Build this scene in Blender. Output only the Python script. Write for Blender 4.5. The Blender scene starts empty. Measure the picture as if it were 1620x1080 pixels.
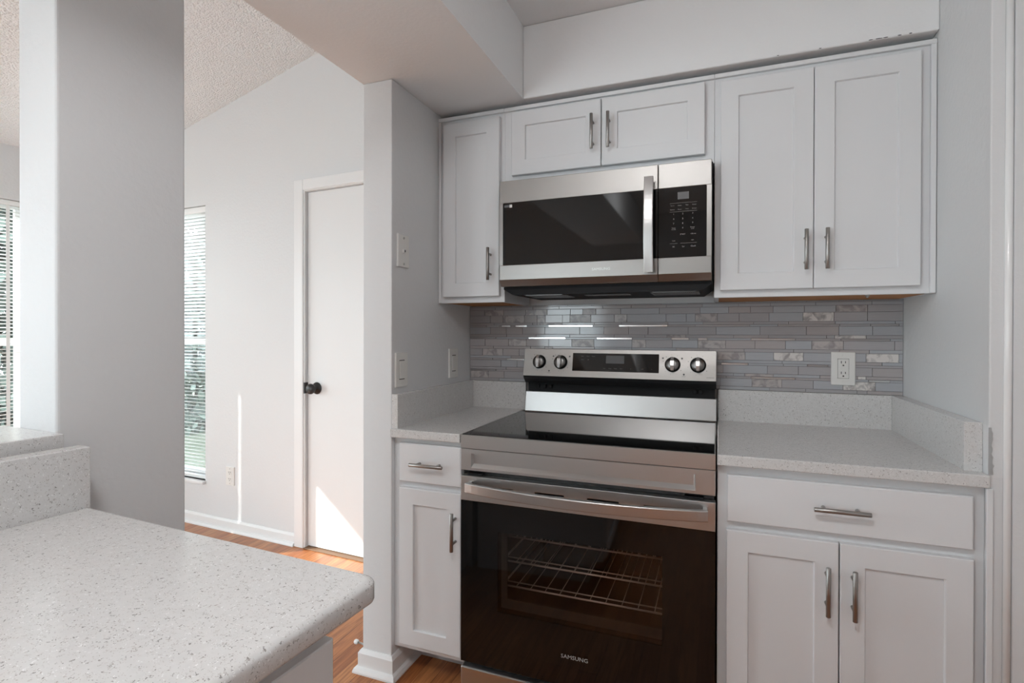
import bpy, bmesh, math, random
from mathutils import Vector, Matrix
random.seed(7)
S = bpy.context.scene
COL = S.collection
D = math.radians(3.5)            # the living side is turned 3.5 degrees to the kitchen nook
UP = Vector((0, 0, 1))

# ------------------------------------------------------------------ camera
cam_d = bpy.data.cameras.new('camera'); cam = bpy.data.objects.new('camera', cam_d); COL.objects.link(cam)
yaw, pitch, roll = math.radians(21.173), math.radians(-0.267), math.radians(0.108)
R = Matrix.Rotation(yaw, 4, 'Z') @ Matrix.Rotation(math.pi/2 + pitch, 4, 'X') @ Matrix.Rotation(roll, 4, 'Z')
cam.matrix_world = R
cam_d.sensor_width = 36; cam_d.lens = 842.344/1620*36
cam_d.shift_y = -(540-530.215)/1620
cam_d.clip_start = 0.02
S.camera = cam

# ------------------------------------------------------------------ view, world, sun
S.view_settings.view_transform = 'Standard'; S.view_settings.look = 'None'
S.view_settings.gamma = 1; S.view_settings.use_curve_mapping = False
S.view_settings.exposure = 0.50
w = bpy.data.worlds.new('sky'); S.world = w; w.use_nodes = True
bg = w.node_tree.nodes['Background']; bg.inputs[0].default_value = (0.86, 0.945, 1.0, 1); bg.inputs[1].default_value = 6.0
def L2W(v):                       # living-room frame -> world
    x, y, z = v
    return Vector((x*math.cos(D)+y*math.sin(D), -x*math.sin(D)+y*math.cos(D), z))
sun_d = bpy.data.lights.new('sun', 'SUN'); sun = bpy.data.objects.new('sun', sun_d); COL.objects.link(sun)
sun_d.energy = 6.4; sun_d.angle = math.radians(0.5); sun_d.color = (1, .96, .9)
sdir = L2W((1, .9, -.8)).normalized()
sun.rotation_euler = sdir.to_track_quat('-Z', 'Y').to_euler()
def area(name, loc, rot, sx, sy, power, color=(1, 1, 1), portal=False):
    d = bpy.data.lights.new(name, 'AREA'); d.shape = 'RECTANGLE'; d.size = sx; d.size_y = sy; d.energy = power; d.color = color
    o = bpy.data.objects.new(name, d); COL.objects.link(o); o.location = loc; o.rotation_euler = rot
    if portal: d.cycles.is_portal = True
    return o
def area_to(name, loc, target, sx, sy, power, color=(1, 1, 1), portal=False):
    q = (Vector(target)-Vector(loc)).to_track_quat('-Z', 'Z')
    return area(name, loc, q.to_euler(), sx, sy, power, color, portal)
# sky portals in the openings of the left wall and of the wall behind the camera
area_to('portal_patio', L2W((-4.16, -.11, -.185)), L2W((0, -.11, -.185)), 1.27, 1.92, 1, portal=True)
area_to('portal_blinds', L2W((-4.16, 1.48, -.07)), L2W((0, 1.48, -.07)), 1.18, 1.70, 1, portal=True)
area_to('portal_rear', (-2.45, -2.60, -.03), (-2.45, 0, -.03), 2.1, 1.64, 1, portal=True)

# ------------------------------------------------------------------ materials
def pbr(name, col, rough=.5, metal=0, spec=.5, coat=0):
    m = bpy.data.materials.new(name); m.use_nodes = True
    b = m.node_tree.nodes['Principled BSDF']
    b.inputs['Base Color'].default_value = (*col, 1); b.inputs['Roughness'].default_value = rough
    b.inputs['Metallic'].default_value = metal; b.inputs['Specular IOR Level'].default_value = spec
    b.inputs['Coat Weight'].default_value = coat
    return m
def nn(m, t, **k):
    n = m.node_tree.nodes.new(t)
    for a, b in k.items(): setattr(n, a, b)
    return n
def lk(m, a, b): m.node_tree.links.new(a, b)
def srgb(r, g, b):
    f = lambda c: (c/255/12.92) if c/255 <= .04045 else ((c/255+.055)/1.055)**2.4
    return (f(r), f(g), f(b))
def bump_noise(m, scale, strength, dist=.002, detail=4, mapscale=(1, 1, 1)):
    b = m.node_tree.nodes['Principled BSDF']
    tc = nn(m, 'ShaderNodeTexCoord'); mp = nn(m, 'ShaderNodeMapping'); mp.inputs['Scale'].default_value = mapscale
    no = nn(m, 'ShaderNodeTexNoise'); no.inputs['Scale'].default_value = scale; no.inputs['Detail'].default_value = detail
    bu = nn(m, 'ShaderNodeBump'); bu.inputs['Strength'].default_value = strength; bu.inputs['Distance'].default_value = dist
    lk(m, tc.outputs['Object'], mp.inputs[0]); lk(m, mp.outputs[0], no.inputs['Vector'])
    lk(m, no.outputs['Fac'], bu.inputs['Height']); lk(m, bu.outputs[0], b.inputs['Normal'])
    return no, bu
M = {}
M['paint'] = pbr('wall_paint', (.735, .74, .745), .55, spec=.35); bump_noise(M['paint'], 70, .35, .003, 3)
M['ceil'] = pbr('ceiling_paint', (.86, .865, .87), .7, spec=.2); bump_noise(M['ceil'], 90, .3, .002, 3)
def popcorn():
    m = pbr('popcorn_texture', (.90, .91, .92), .9, spec=.1)
    b = m.node_tree.nodes['Principled BSDF']
    tc = nn(m, 'ShaderNodeTexCoord')
    v = nn(m, 'ShaderNodeTexVoronoi'); v.inputs['Scale'].default_value = 105
    no = nn(m, 'ShaderNodeTexNoise'); no.inputs['Scale'].default_value = 60; no.inputs['Detail'].default_value = 5
    mx = nn(m, 'ShaderNodeMath', operation='SUBTRACT')
    bu = nn(m, 'ShaderNodeBump'); bu.inputs['Strength'].default_value = 1.0; bu.inputs['Distance'].default_value = .006
    lk(m, tc.outputs['Object'], v.inputs['Vector']); lk(m, tc.outputs['Object'], no.inputs['Vector'])
    lk(m, no.outputs['Fac'], mx.inputs[0]); lk(m, v.outputs['Distance'], mx.inputs[1])
    lk(m, mx.outputs[0], bu.inputs['Height']); lk(m, bu.outputs[0], b.inputs['Normal'])
    return m
M['popcorn'] = popcorn()
M['cab'] = pbr('cabinet_paint', (.77, .775, .785), .38, spec=.45)
M['trim'] = pbr('white_trim_paint', (.82, .82, .82), .35, spec=.5)
M['door'] = pbr('white_door_paint', (.80, .80, .80), .45)
M['wood_under'] = pbr('raw_maple', srgb(190, 130, 75), .6); bump_noise(M['wood_under'], 20, .1)
M['dark'] = pbr('dark_gap', (.012, .012, .012), .6)
M['black'] = pbr('black_enamel', (.018, .018, .019), .3)
M['blackmat'] = pbr('black_painted_steel', (.012, .012, .013), .6, spec=.2)
M['glassblack'] = pbr('black_glass', (.006, .006, .006), .04, spec=.5)
M['plastic'] = pbr('white_plastic', (.80, .79, .76), .35)
M['slotdark'] = pbr('slot_dark', (.03, .028, .025), .5)
M['screw'] = pbr('screw_metal', (.5, .5, .48), .35, metal=.9)
M['nickel'] = pbr('brushed_nickel', (.36, .345, .33), .36, metal=1)
M['print'] = pbr('grey_print', (.42, .42, .42), .6)
M['printdim'] = pbr('dim_grey_print', (.14, .14, .145), .5)
M['printdark'] = pbr('dark_print', (.06, .06, .06), .6)
M['lcd'] = pbr('unlit_display', (.055, .053, .054), .35)
M['chrome'] = pbr('polished_steel', (.55, .54, .53), .28, metal=1)
M['knobface'] = pbr('knob_face_metal', (.22, .215, .21), .35, metal=1)
M['rackwire'] = pbr('rack_wire', (.88, .84, .80), .35, metal=.6)
M['cavity'] = pbr('oven_cavity_enamel', (.05, .04, .036), .35)
M['caulk'] = pbr('torn_caulk', (.66, .66, .66), .8)
M['blind'] = pbr('blind_vinyl', (.86, .86, .85), .5)
M['leaf'] = pbr('leaf_green', (.09, .12, .10), .6)
M['soil'] = pbr('lawn_green', (.10, .11, .08), .9); bump_noise(M['soil'], 12, .4, .03)
M['brick'] = pbr('pale_stucco', (.35, .38, .40), .9)
M['rubber'] = pbr('white_rubber', (.80, .80, .79), .5)

def steel(name, col=(.58, .58, .575), rough=.36, scale=(1.2, 1, 160)):
    m = pbr(name, col, rough, metal=1)
    b = m.node_tree.nodes['Principled BSDF']
    tc = nn(m, 'ShaderNodeTexCoord'); mp = nn(m, 'ShaderNodeMapping'); mp.inputs['Scale'].default_value = scale
    no = nn(m, 'ShaderNodeTexNoise'); no.inputs['Scale'].default_value = 9; no.inputs['Detail'].default_value = 5
    lk(m, tc.outputs['Object'], mp.inputs[0]); lk(m, mp.outputs[0], no.inputs['Vector'])
    mr = nn(m, 'ShaderNodeMapRange'); mr.inputs[3].default_value = rough-.03; mr.inputs[4].default_value = rough+.05
    lk(m, no.outputs['Fac'], mr.inputs[0]); lk(m, mr.outputs[0], b.inputs['Roughness'])
    bu = nn(m, 'ShaderNodeBump'); bu.inputs['Strength'].default_value = .02; bu.inputs['Distance'].default_value = .001
    lk(m, no.outputs['Fac'], bu.inputs['Height']); lk(m, bu.outputs[0], b.inputs['Normal'])
    b.inputs['Anisotropic'].default_value = .5
    return m
M['steel'] = steel('brushed_stainless')
M['steel3'] = steel('soft_stainless', (.34, .325, .31), .36)
M['steel2'] = steel('bright_stainless', (.52, .51, .50), .32)

def quartz(name, base, vs=150, thr=.20, off=0.0):
    m = pbr(name, base, .18, spec=.5)
    b = m.node_tree.nodes['Principled BSDF']
    tc = nn(m, 'ShaderNodeTexCoord')
    nz = nn(m, 'ShaderNodeTexNoise'); nz.inputs['Scale'].default_value = 260; nz.inputs['Detail'].default_value = 2
    ad = nn(m, 'ShaderNodeMixRGB', blend_type='LINEAR_LIGHT'); ad.inputs[0].default_value = .007
    lk(m, tc.outputs['Object'], nz.inputs['Vector']); lk(m, tc.outputs['Object'], ad.inputs[1]); lk(m, nz.outputs['Color'], ad.inputs[2])
    col_in = None
    prev = nn(m, 'ShaderNodeRGB'); prev.outputs[0].default_value = (*base, 1); cur = prev.outputs[0]
    # faint cloud
    cl = nn(m, 'ShaderNodeTexNoise'); cl.inputs['Scale'].default_value = 90; cl.inputs['Detail'].default_value = 3
    lk(m, tc.outputs['Object'], cl.inputs['Vector'])
    mxc = nn(m, 'ShaderNodeMixRGB', blend_type='MULTIPLY'); mxc.inputs[0].default_value = .12
    lk(m, cur, mxc.inputs[1]); lk(m, cl.outputs['Fac'], mxc.inputs[2]); cur = mxc.outputs[0]
    for sc, t, r, colr, fac in ((vs, .26, thr, (.13, .115, .105), .68), (vs*1.9, .32, thr*.9, (.34, .30, .27), .7), (vs*1.3, .25, thr*.7, (.95, .95, .95), .7)):
        v = nn(m, 'ShaderNodeTexVoronoi'); v.inputs['Scale'].default_value = sc
        lk(m, ad.outputs[0], v.inputs['Vector'])
        a = nn(m, 'ShaderNodeMath', operation='LESS_THAN'); a.inputs[1].default_value = t
        lk(m, v.outputs['Distance'], a.inputs[0])
        sp = nn(m, 'ShaderNodeSeparateColor'); lk(m, v.outputs['Color'], sp.inputs[0])
        c = nn(m, 'ShaderNodeMath', operation='LESS_THAN'); c.inputs[1].default_value = r
        lk(m, sp.outputs[0], c.inputs[0])
        mu = nn(m, 'ShaderNodeMath', operation='MULTIPLY'); lk(m, a.outputs[0], mu.inputs[0]); lk(m, c.outputs[0], mu.inputs[1])
        mf = nn(m, 'ShaderNodeMath', operation='MULTIPLY'); mf.inputs[1].default_value = fac; lk(m, mu.outputs[0], mf.inputs[0])
        mx = nn(m, 'ShaderNodeMixRGB'); lk(m, mf.outputs[0], mx.inputs[0]); lk(m, cur, mx.inputs[1]); mx.inputs[2].default_value = (*colr, 1)
        cur = mx.outputs[0]
    lk(m, cur, b.inputs['Base Color'])
    return m
M['quartz'] = quartz('speckled_quartz', (.71, .70, .69), 170, .33)

def wood_floor():
    m = pbr('oak_laminate', (.4, .2, .1), .28, spec=.5)
    b = m.node_tree.nodes['Principled BSDF']
    tc = nn(m, 'ShaderNodeTexCoord'); mp = nn(m, 'ShaderNodeMapping'); mp.inputs['Rotation'].default_value = (0, 0, math.pi/2)
    lk(m, tc.outputs['Object'], mp.inputs[0])
    br = nn(m, 'ShaderNodeTexBrick'); br.offset = .37; br.inputs['Scale'].default_value = 1
    br.inputs['Brick Width'].default_value = .62; br.inputs['Row Height'].default_value = .064; br.inputs['Mortar Size'].default_value = .0008
    br.inputs['Color1'].default_value = (*srgb(176, 106, 58), 1); br.inputs['Color2'].default_value = (*srgb(204, 140, 88), 1); br.inputs['Mortar'].default_value = (*srgb(105, 55, 28), 1)
    lk(m, mp.outputs[0], br.inputs['Vector'])
    mp2 = nn(m, 'ShaderNodeMapping'); mp2.inputs['Scale'].default_value = (26, 1.6, 1); lk(m, tc.outputs['Object'], mp2.inputs[0])
    no = nn(m, 'ShaderNodeTexNoise'); no.inputs['Scale'].default_value = 3; no.inputs['Detail'].default_value = 8; no.inputs['Distortion'].default_value = 1.2
    lk(m, mp2.outputs[0], no.inputs['Vector'])
    rp = nn(m, 'ShaderNodeValToRGB'); rp.color_ramp.elements[0].position = .35; rp.color_ramp.elements[0].color = (.45, .36, .30, 1)
    rp.color_ramp.elements[1].position = .62; rp.color_ramp.elements[1].color = (1, 1, 1, 1)
    lk(m, no.outputs['Fac'], rp.inputs[0])
    mx = nn(m, 'ShaderNodeMixRGB', blend_type='MULTIPLY'); mx.inputs[0].default_value = .75
    lk(m, br.outputs['Color'], mx.inputs[1]); lk(m, rp.outputs[0], mx.inputs[2]); lk(m, mx.outputs[0], b.inputs['Base Color'])
    return m
M['floor'] = wood_floor()

def thin_glass(name, tint, fac_trans):
    """glossy pane over a tinted see-through body"""
    m = bpy.data.materials.new(name); m.use_nodes = True
    nt = m.node_tree; nt.nodes.remove(nt.nodes['Principled BSDF']); out = nt.nodes['Material Output']
    tr = nn(m, 'ShaderNodeBsdfTransparent'); tr.inputs[0].default_value = (*tint, 1)
    di = nn(m, 'ShaderNodeBsdfDiffuse'); di.inputs[0].default_value = (.01, .009, .008, 1)
    m1 = nn(m, 'ShaderNodeMixShader'); m1.inputs[0].default_value = fac_trans; lk(m, di.outputs[0], m1.inputs[1]); lk(m, tr.outputs[0], m1.inputs[2])
    gl = nn(m, 'ShaderNodeBsdfGlossy'); gl.inputs['Roughness'].default_value = .02
    lw = nn(m, 'ShaderNodeLayerWeight'); lw.inputs[0].default_value = .5
    pw = nn(m, 'ShaderNodeMath', operation='POWER'); pw.inputs[1].default_value = 5; lk(m, lw.outputs['Facing'], pw.inputs[0])
    fr = nn(m, 'ShaderNodeMath', operation='MULTIPLY_ADD'); fr.inputs[1].default_value = .95; fr.inputs[2].default_value = .05; lk(m, pw.outputs[0], fr.inputs[0])
    m2 = nn(m, 'ShaderNodeMixShader'); lk(m, fr.outputs[0], m2.inputs[0]); lk(m, m1.outputs[0], m2.inputs[1]); lk(m, gl.outputs[0], m2.inputs[2])
    lk(m, m2.outputs[0], out.inputs[0])
    return m
M['pane'] = thin_glass('window_glass', (.95, .97, .97), 1.0)
M['ovenpane'] = thin_glass('tinted_oven_glass', (.74, .70, .67), 1.0)

def marble(name, base, vein):
    m = pbr(name, base, .25)
    b = m.node_tree.nodes['Principled BSDF']
    tc = nn(m, 'ShaderNodeTexCoord')
    no = nn(m, 'ShaderNodeTexNoise'); no.inputs['Scale'].default_value = 38; no.inputs['Detail'].default_value = 7; no.inputs['Distortion'].default_value = .8
    lk(m, tc.outputs['Object'], no.inputs['Vector'])
    rp = nn(m, 'ShaderNodeValToRGB'); rp.color_ramp.elements[0].position = .38; rp.color_ramp.elements[0].color = (*vein, 1)
    rp.color_ramp.elements[1].position = .56; rp.color_ramp.elements[1].color = (*base, 1)
    lk(m, no.outputs['Fac'], rp.inputs[0]); lk(m, rp.outputs[0], b.inputs['Base Color'])
    return m
def streaky(name, a, c, rough=.12):
    m = pbr(name, a, rough, spec=.6)
    b = m.node_tree.nodes['Principled BSDF']
    tc = nn(m, 'ShaderNodeTexCoord'); mp = nn(m, 'ShaderNodeMapping'); mp.inputs['Scale'].default_value = (4, 1, 130)
    no = nn(m, 'ShaderNodeTexNoise'); no.inputs['Scale'].default_value = 4; no.inputs['Detail'].default_value = 3
    lk(m, tc.outputs['Object'], mp.inputs[0]); lk(m, mp.outputs[0], no.inputs['Vector'])
    mx = nn(m, 'ShaderNodeMixRGB'); mx.inputs[1].default_value = (*a, 1); mx.inputs[2].default_value = (*c, 1)
    lk(m, no.outputs['Fac'], mx.inputs[0]); lk(m, mx.outputs[0], b.inputs['Base Color'])
    return m
TILE = [streaky('grey_glass_tile', srgb(164, 161, 163), srgb(182, 179, 181)),
        streaky('taupe_glass_tile', srgb(168, 162, 162), srgb(184, 178, 177)),
        streaky('blue_grey_glass_tile', srgb(168, 170, 175), srgb(186, 188, 192)),
        marble('marble_tile', srgb(222, 218, 214), srgb(165, 161, 160)),
        marble('faint_marble_tile', srgb(190, 184, 182), srgb(158, 152, 152)),
        pbr('metal_strip_tile', (.75, .74, .73), .18, metal=1),
        pbr('dull_metal_strip_tile', (.42, .40, .40), .3, metal=.9),
        pbr('grout', srgb(146, 142, 143), .9)]

# ------------------------------------------------------------------ mesh helpers
def new(): return bmesh.new()
def box(bm, x0, x1, y0, y1, z0, z1, bev=0, mi=0, seg=2):
    r = bmesh.ops.create_cube(bm, size=1)
    vs = r['verts']
    for v in vs:
        v.co = Vector((x0 if v.co.x < 0 else x1, y0 if v.co.y < 0 else y1, z0 if v.co.z < 0 else z1))
    fs = {f for v in vs for f in v.link_faces}
    for f in fs: f.material_index = mi
    if bev > 0:
        es = list({e for v in vs for e in v.link_edges})
        r2 = bmesh.ops.bevel(bm, geom=es, offset=bev, segments=seg, affect='EDGES', profile=.5)
        for f in r2['faces']: f.material_index = mi
    return bm
def frame_axes(d):
    d = d.normalized(); a = UP if abs(d.z) < .9 else Vector((1, 0, 0))
    u = d.cross(a).normalized(); v = d.cross(u).normalized(); return u, v
def cyl(bm, p0, p1, r0, r1=None, seg=16, mi=0):
    p0, p1 = Vector(p0), Vector(p1); r1 = r0 if r1 is None else r1
    return lathe(bm, p0, p1-p0, [(r0, 0), (r1, (p1-p0).length)], seg, mi)
def lathe(bm, o, axis, prof, seg=20, mi=0):
    """profile: (radius, distance along axis); ends are capped"""
    o = Vector(o); d = Vector(axis).normalized(); u, v = frame_axes(d)
    rings = []
    for r, h in prof:
        rings.append([bm.verts.new(o+d*h+(u*math.cos(2*math.pi*k/seg)+v*math.sin(2*math.pi*k/seg))*max(r, 1e-5)) for k in range(seg)])
    for a, b in zip(rings, rings[1:]):
        for k in range(seg):
            f = bm.faces.new((a[k], a[(k+1) % seg], b[(k+1) % seg], b[k])); f.smooth = True; f.material_index = mi
    f = bm.faces.new(rings[0][::-1]); f.material_index = mi
    f = bm.faces.new(rings[-1]); f.material_index = mi
    return bm
def sweep(bm, pts, rx, ry, side=Vector((0, 0, 1)), seg=8, mi=0, rect=False):
    """sweep an oval or rounded-rectangle section along points; side = section's second axis"""
    pts = [Vector(p) for p in pts]; rings = []
    for i, p in enumerate(pts):
        t = (pts[min(i+1, len(pts)-1)]-pts[max(i-1, 0)]).normalized()
        a = t.cross(side).normalized(); b = side
        if rect:
            c = .16
            sec = [(-1, -1+c), (-1+c, -1), (1-c, -1), (1, -1+c), (1, 1-c), (1-c, 1), (-1+c, 1), (-1, 1-c)]
        else: sec = [(math.cos(2*math.pi*k/seg), math.sin(2*math.pi*k/seg)) for k in range(seg)]
        rings.append([bm.verts.new(p+a*rx*s[0]+b*ry*s[1]) for s in sec])
    n = len(rings[0])
    for a, b in zip(rings, rings[1:]):
        for k in range(n):
            f = bm.faces.new((a[k], a[(k+1) % n], b[(k+1) % n], b[k])); f.smooth = not rect; f.material_index = mi
    bm.faces.new(rings[0][::-1]).material_index = mi; bm.faces.new(rings[-1]).material_index = mi
    return bm
def loops(bm, ls, T=lambda u, v, w: (u, w, v), mi=0, cap0=True, cap1=True, mis=None):
    """rectangles (u0,u1,v0,v1,w) joined in order; T maps (u,v,w) to a point (default faces -y)"""
    rs = []
    for u0, u1, v0, v1, w_ in ls:
        rs.append([bm.verts.new(T(a, b, w_)) for a, b in ((u0, v0), (u1, v0), (u1, v1), (u0, v1))])
    for i, (a, b) in enumerate(zip(rs, rs[1:])):
        for k in range(4):
            f = bm.faces.new((a[k], a[(k+1) % 4], b[(k+1) % 4], b[k])); f.material_index = mis[i] if mis else mi
    if cap0: bm.faces.new(rs[0][::-1]).material_index = mi
    if cap1: bm.faces.new(rs[-1]).material_index = mis[-1] if mis else mi
    return bm
def rounded(x0, x1, z0, z1, r, n=5):
    out = []
    for cx, cz, a0 in ((x1-r, z1-r, 0), (x0+r, z1-r, 90), (x0+r, z0+r, 180), (x1-r, z0+r, 270)):
        for k in range(n+1):
            a = math.radians(a0+90*k/n); out.append((cx+r*math.cos(a), cz+r*math.sin(a)))
    return out
def plate(bm, outline, w0, w1, T=lambda u, v, w: (u, w, v), mi=0, ch=0):
    """extrude a 2-D outline from w0 (back) to w1 (front), optional small chamfer at the front"""
    cx = sum(p[0] for p in outline)/len(outline); cy = sum(p[1] for p in outline)/len(outline)
    def ring(w_, ins):
        r = []
        for x, y in outline:
            dx, dy = x-cx, y-cy
            sx = max(0, 1-ins/abs(dx)) if abs(dx) > 1e-6 else 1; sy = max(0, 1-ins/abs(dy)) if abs(dy) > 1e-6 else 1
            r.append(bm.verts.new(T(cx+dx*sx, cy+dy*sy, w_)))
        return r
    s = 1 if w1 > w0 else -1
    rs = [ring(w0, 0)] + ([ring(w1-s*ch, 0), ring(w1, ch)] if ch else [ring(w1, 0)])
    n = len(outline)
    for a, b in zip(rs, rs[1:]):
        for k in range(n):
            bm.faces.new((a[k], a[(k+1) % n], b[(k+1) % n], b[k])).material_index = mi
    bm.faces.new(rs[0][::-1]).material_index = mi; bm.faces.new(rs[-1]).material_index = mi
    return bm
def prism_x(bm, prof, x0, x1, mi=0):           # profile in (y,z)
    a = [bm.verts.new((x0, y, z)) for y, z in prof]; b = [bm.verts.new((x1, y, z)) for y, z in prof]
    n = len(prof)
    for k in range(n): bm.faces.new((a[k], a[(k+1) % n], b[(k+1) % n], b[k])).material_index = mi
    bm.faces.new(a[::-1]).material_index = mi; bm.faces.new(b).material_index = mi
    return bm
def prism_y(bm, prof, y0, y1, mi=0):           # profile in (x,z)
    a = [bm.verts.new((x, y0, z)) for x, z in prof]; b = [bm.verts.new((x, y1, z)) for x, z in prof]
    n = len(prof)
    for k in range(n): bm.faces.new((a[k], a[(k+1) % n], b[(k+1) % n], b[k])).material_index = mi
    bm.faces.new(a[::-1]).material_index = mi; bm.faces.new(b).material_index = mi
    return bm

BASE = {}
def rootbase(o):
    while o.parent is not None: o = o.parent
    return BASE[o.name]
def obj(name, bm, mat, parent=None, loc=(0, 0, 0), L=False, label=None):
    loc = Vector(loc)
    base = rootbase(parent) if parent is not None else loc
    bmesh.ops.recalc_face_normals(bm, faces=bm.faces)
    bmesh.ops.translate(bm, verts=bm.verts, vec=-base)
    me = bpy.data.meshes.new(name); bm.to_mesh(me); bm.free()
    for mm in (mat if isinstance(mat, (list, tuple)) else [mat]): me.materials.append(mm)
    o = bpy.data.objects.new(name, me); COL.objects.link(o)
    if parent is not None: o.parent = parent
    else:
        BASE[o.name] = loc
        if L: o.location = L2W(loc); o.rotation_euler = (0, 0, -D)
        else: o.location = loc
    if label: o['label'] = label
    return o
def thing(name, label, cat, loc, L=False, group=None):
    o = bpy.data.objects.new(name, None); COL.objects.link(o); loc = Vector(loc)
    BASE[o.name] = loc; o.empty_display_size = .05
    if L: o.location = L2W(loc); o.rotation_euler = (0, 0, -D)
    else: o.location = loc
    o['label'] = label; o['category'] = cat
    if group: o['group'] = group
    return o
def tag(o, label, cat, group=None):
    o['label'] = label; o['category'] = cat
    if group: o['group'] = group
    return o
def struct(name, bm, mat, loc=(0, 0, 0), L=False, label=None, parent=None):
    o = obj(name, bm, mat, parent=parent, loc=loc, L=L, label=label)
    if parent is None: o['kind'] = 'structure'
    return o
def sthing(name, label, loc, L=False):
    o = bpy.data.objects.new(name, None); COL.objects.link(o); BASE[o.name] = Vector(loc)
    if L: o.location = L2W(loc); o.rotation_euler = (0, 0, -D)
    else: o.location = loc
    o['kind'] = 'structure'
    if label: o['label'] = label
    return o
def text_bm(bm, s, x, z, h, y, width=None, depth=.0006, mi=0, T=None, sx=1.0):
    """lettering as thin mesh facing -y, centred on (x,z)"""
    c = bpy.data.curves.new('t', 'FONT'); c.body = s; c.size = 1; c.resolution_u = 2; c.align_x = 'CENTER'; c.align_y = 'CENTER'
    o = bpy.data.objects.new('t', c); me = o.to_mesh()
    vs = [v.co.copy() for v in me.vertices]
    if vs:
        xs = [v.x for v in vs]; ys = [v.y for v in vs]; wd = max(xs)-min(xs); hh = max(ys)-min(ys)
        sy = h/hh; sxx = (width/wd) if width else sy*sx
        mxx, myy = (max(xs)+min(xs))/2, (max(ys)+min(ys))/2
        bv = []
        for v in vs:
            px, pz = x+(v.x-mxx)*sxx, z+(v.y-myy)*sy
            bv.append(bm.verts.new(T(px, pz, 0) if T else (px, y, pz)))
        for p in me.polygons:
            try: bm.faces.new([bv[i] for i in p.vertices]).material_index = mi
            except ValueError: pass
    o.to_mesh_clear(); bpy.data.objects.remove(o); bpy.data.curves.remove(c)
    return bm

# ================================================================== THE SETTING
FZ = -1.175
b = new(); box(b, -4.6, 1.6, -3.2, 2.9, FZ-.06, FZ); struct('floor', b, M['floor'], label='orange brown oak laminate floor')
# kitchen nook
b = new(); box(b, -1.10, 1.4, 2.155, 2.24, FZ, 2.3); struct('wall_back', b, M['paint'], label='wall behind the range and cabinets')
b = new(); box(b, -1.15, -1.033, 1.537, 2.1549, FZ, .8592, .003)
struct('wall_left', b, M['paint'], label='partition wall left of the range, its end facing the room')
b = new(); box(b, .5813, 1.15, 1.537, 2.1549, FZ, 1.1245, .003)
struct('wall_right', b, M['paint'], label='wall right of the cabinets')
b = new(); box(b, 1.05, 1.15, -2.5, 1.5365, FZ, 2.3); struct('wall_side', b, M['paint'], label='side wall right of the viewer')
b = new(); cyl(b, (.6135, 1.5335, FZ+.002), (.6135, 1.5335, 1.12), .0075, seg=20); struct('trim_1', b, pbr('gloss_trim', (.86, .86, .86), .15), label='glossy white rounded bead at the right edge')
b = new(); box(b, .6215, .70, 1.529, 1.5368, FZ+.002, 1.12, .002); struct('trim_2', b, M['paint'], label='grey painted casing at the right edge')
b = new(); box(b, -1.15, -.672, -1.6, 2.1549, .8594, 2.0); struct('ceiling_beam', b, M['ceil'], label='dropped beam over the left of the kitchen')
b = new(); box(b, -.6718, .5812, 1.8413, 2.1549, .8594, 1.1245, .004); so_ = struct('ceiling_soffit', b, M['ceil'], label='soffit above the upper cabinets')
b = new(); box(b, -.6718, 1.049, -1.6, 2.1549, 1.125, 1.2); struct('ceiling_kitchen', b, M['ceil'], label='raised kitchen ceiling')
rr_ = random.Random(4)
for px_, w_ in ((.285, .004), (.415, .006), (.435, .010), (.452, .008), (.485, .006), (.512, .005), (.17, .004)):
    b = new(); q = [(px_+w_*rr_.uniform(.7, 1)*math.cos(a_*math.pi/4), .8615+.0018*rr_.uniform(.5, 1)*math.sin(a_*math.pi/4)) for a_ in range(8)]
    plate(b, q, 1.8415, 1.8409); obj('paint_chip', b, M['printdim'], so_, label='dark chip in the soffit edge')
# living side, living-room frame
YW = 2.17; XW = -4.0; WT = .15
def vault(x): return 1.10+.2176*(x+4)
b = new(); prism_y(b, [(-4.3, vault(-4.3)), (1.2, vault(1.2)), (1.2, vault(1.2)+.08), (-4.3, vault(-4.3)+.08)], -2.9, 2.5)
struct('ceiling', b, M['popcorn'], L=True, label='sloping white popcorn ceiling over the far room')
DX0, DX1, DZ1 = -2.233, -1.47, .766
W2 = (-3.75, -3.055, -.905, .775)
b = new()
for x0, x1, z0, z1 in ((-4.15, W2[0], FZ, 1.75), (W2[0], W2[1], FZ, W2[2]), (W2[0], W2[1], W2[3], 1.75), (W2[1], DX0, FZ, 1.9), (DX0, DX1, DZ1, 2.0), (DX1, -1.03, FZ, 2.1)):
    box(b, x0, x1, YW, YW+.12, z0, z1)
struct('wall_far', b, M['paint'], L=True, label='pale grey wall of the far room with the door')
b = new()
WIN1 = (.88, 2.08, -.93, .78); PAT = (-.75, .529, -1.15, .78)
for y0, y1, z0, z1 in ((2.08, 2.29, FZ, 1.3), (.88, 2.08, FZ, -.93), (.88, 2.08, .78, 1.3), (.529, .88, FZ, 1.3), (-.75, .529, .78, 1.3), (-.75, .529, FZ, -1.15), (-2.9, -.75, FZ, 1.3)):
    box(b, XW-WT, XW, y0, y1, z0, z1)
struct('wall_window', b, M['paint'], L=True, label='outside wall of the far room with the windows')
b = new()
for x0, x1, z0, z1 in ((-4.3, -3.5, FZ, 1.6), (-3.5, -1.4, FZ, -.85), (-3.5, -1.4, .80, 2.1), (-1.4, 1.2, FZ, 2.3)):
    box(b, x0, x1, -2.62, -2.5, z0, z1)
struct('wall_behind', b, M['paint'], label='wall behind the viewer with an added window opening')
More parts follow.
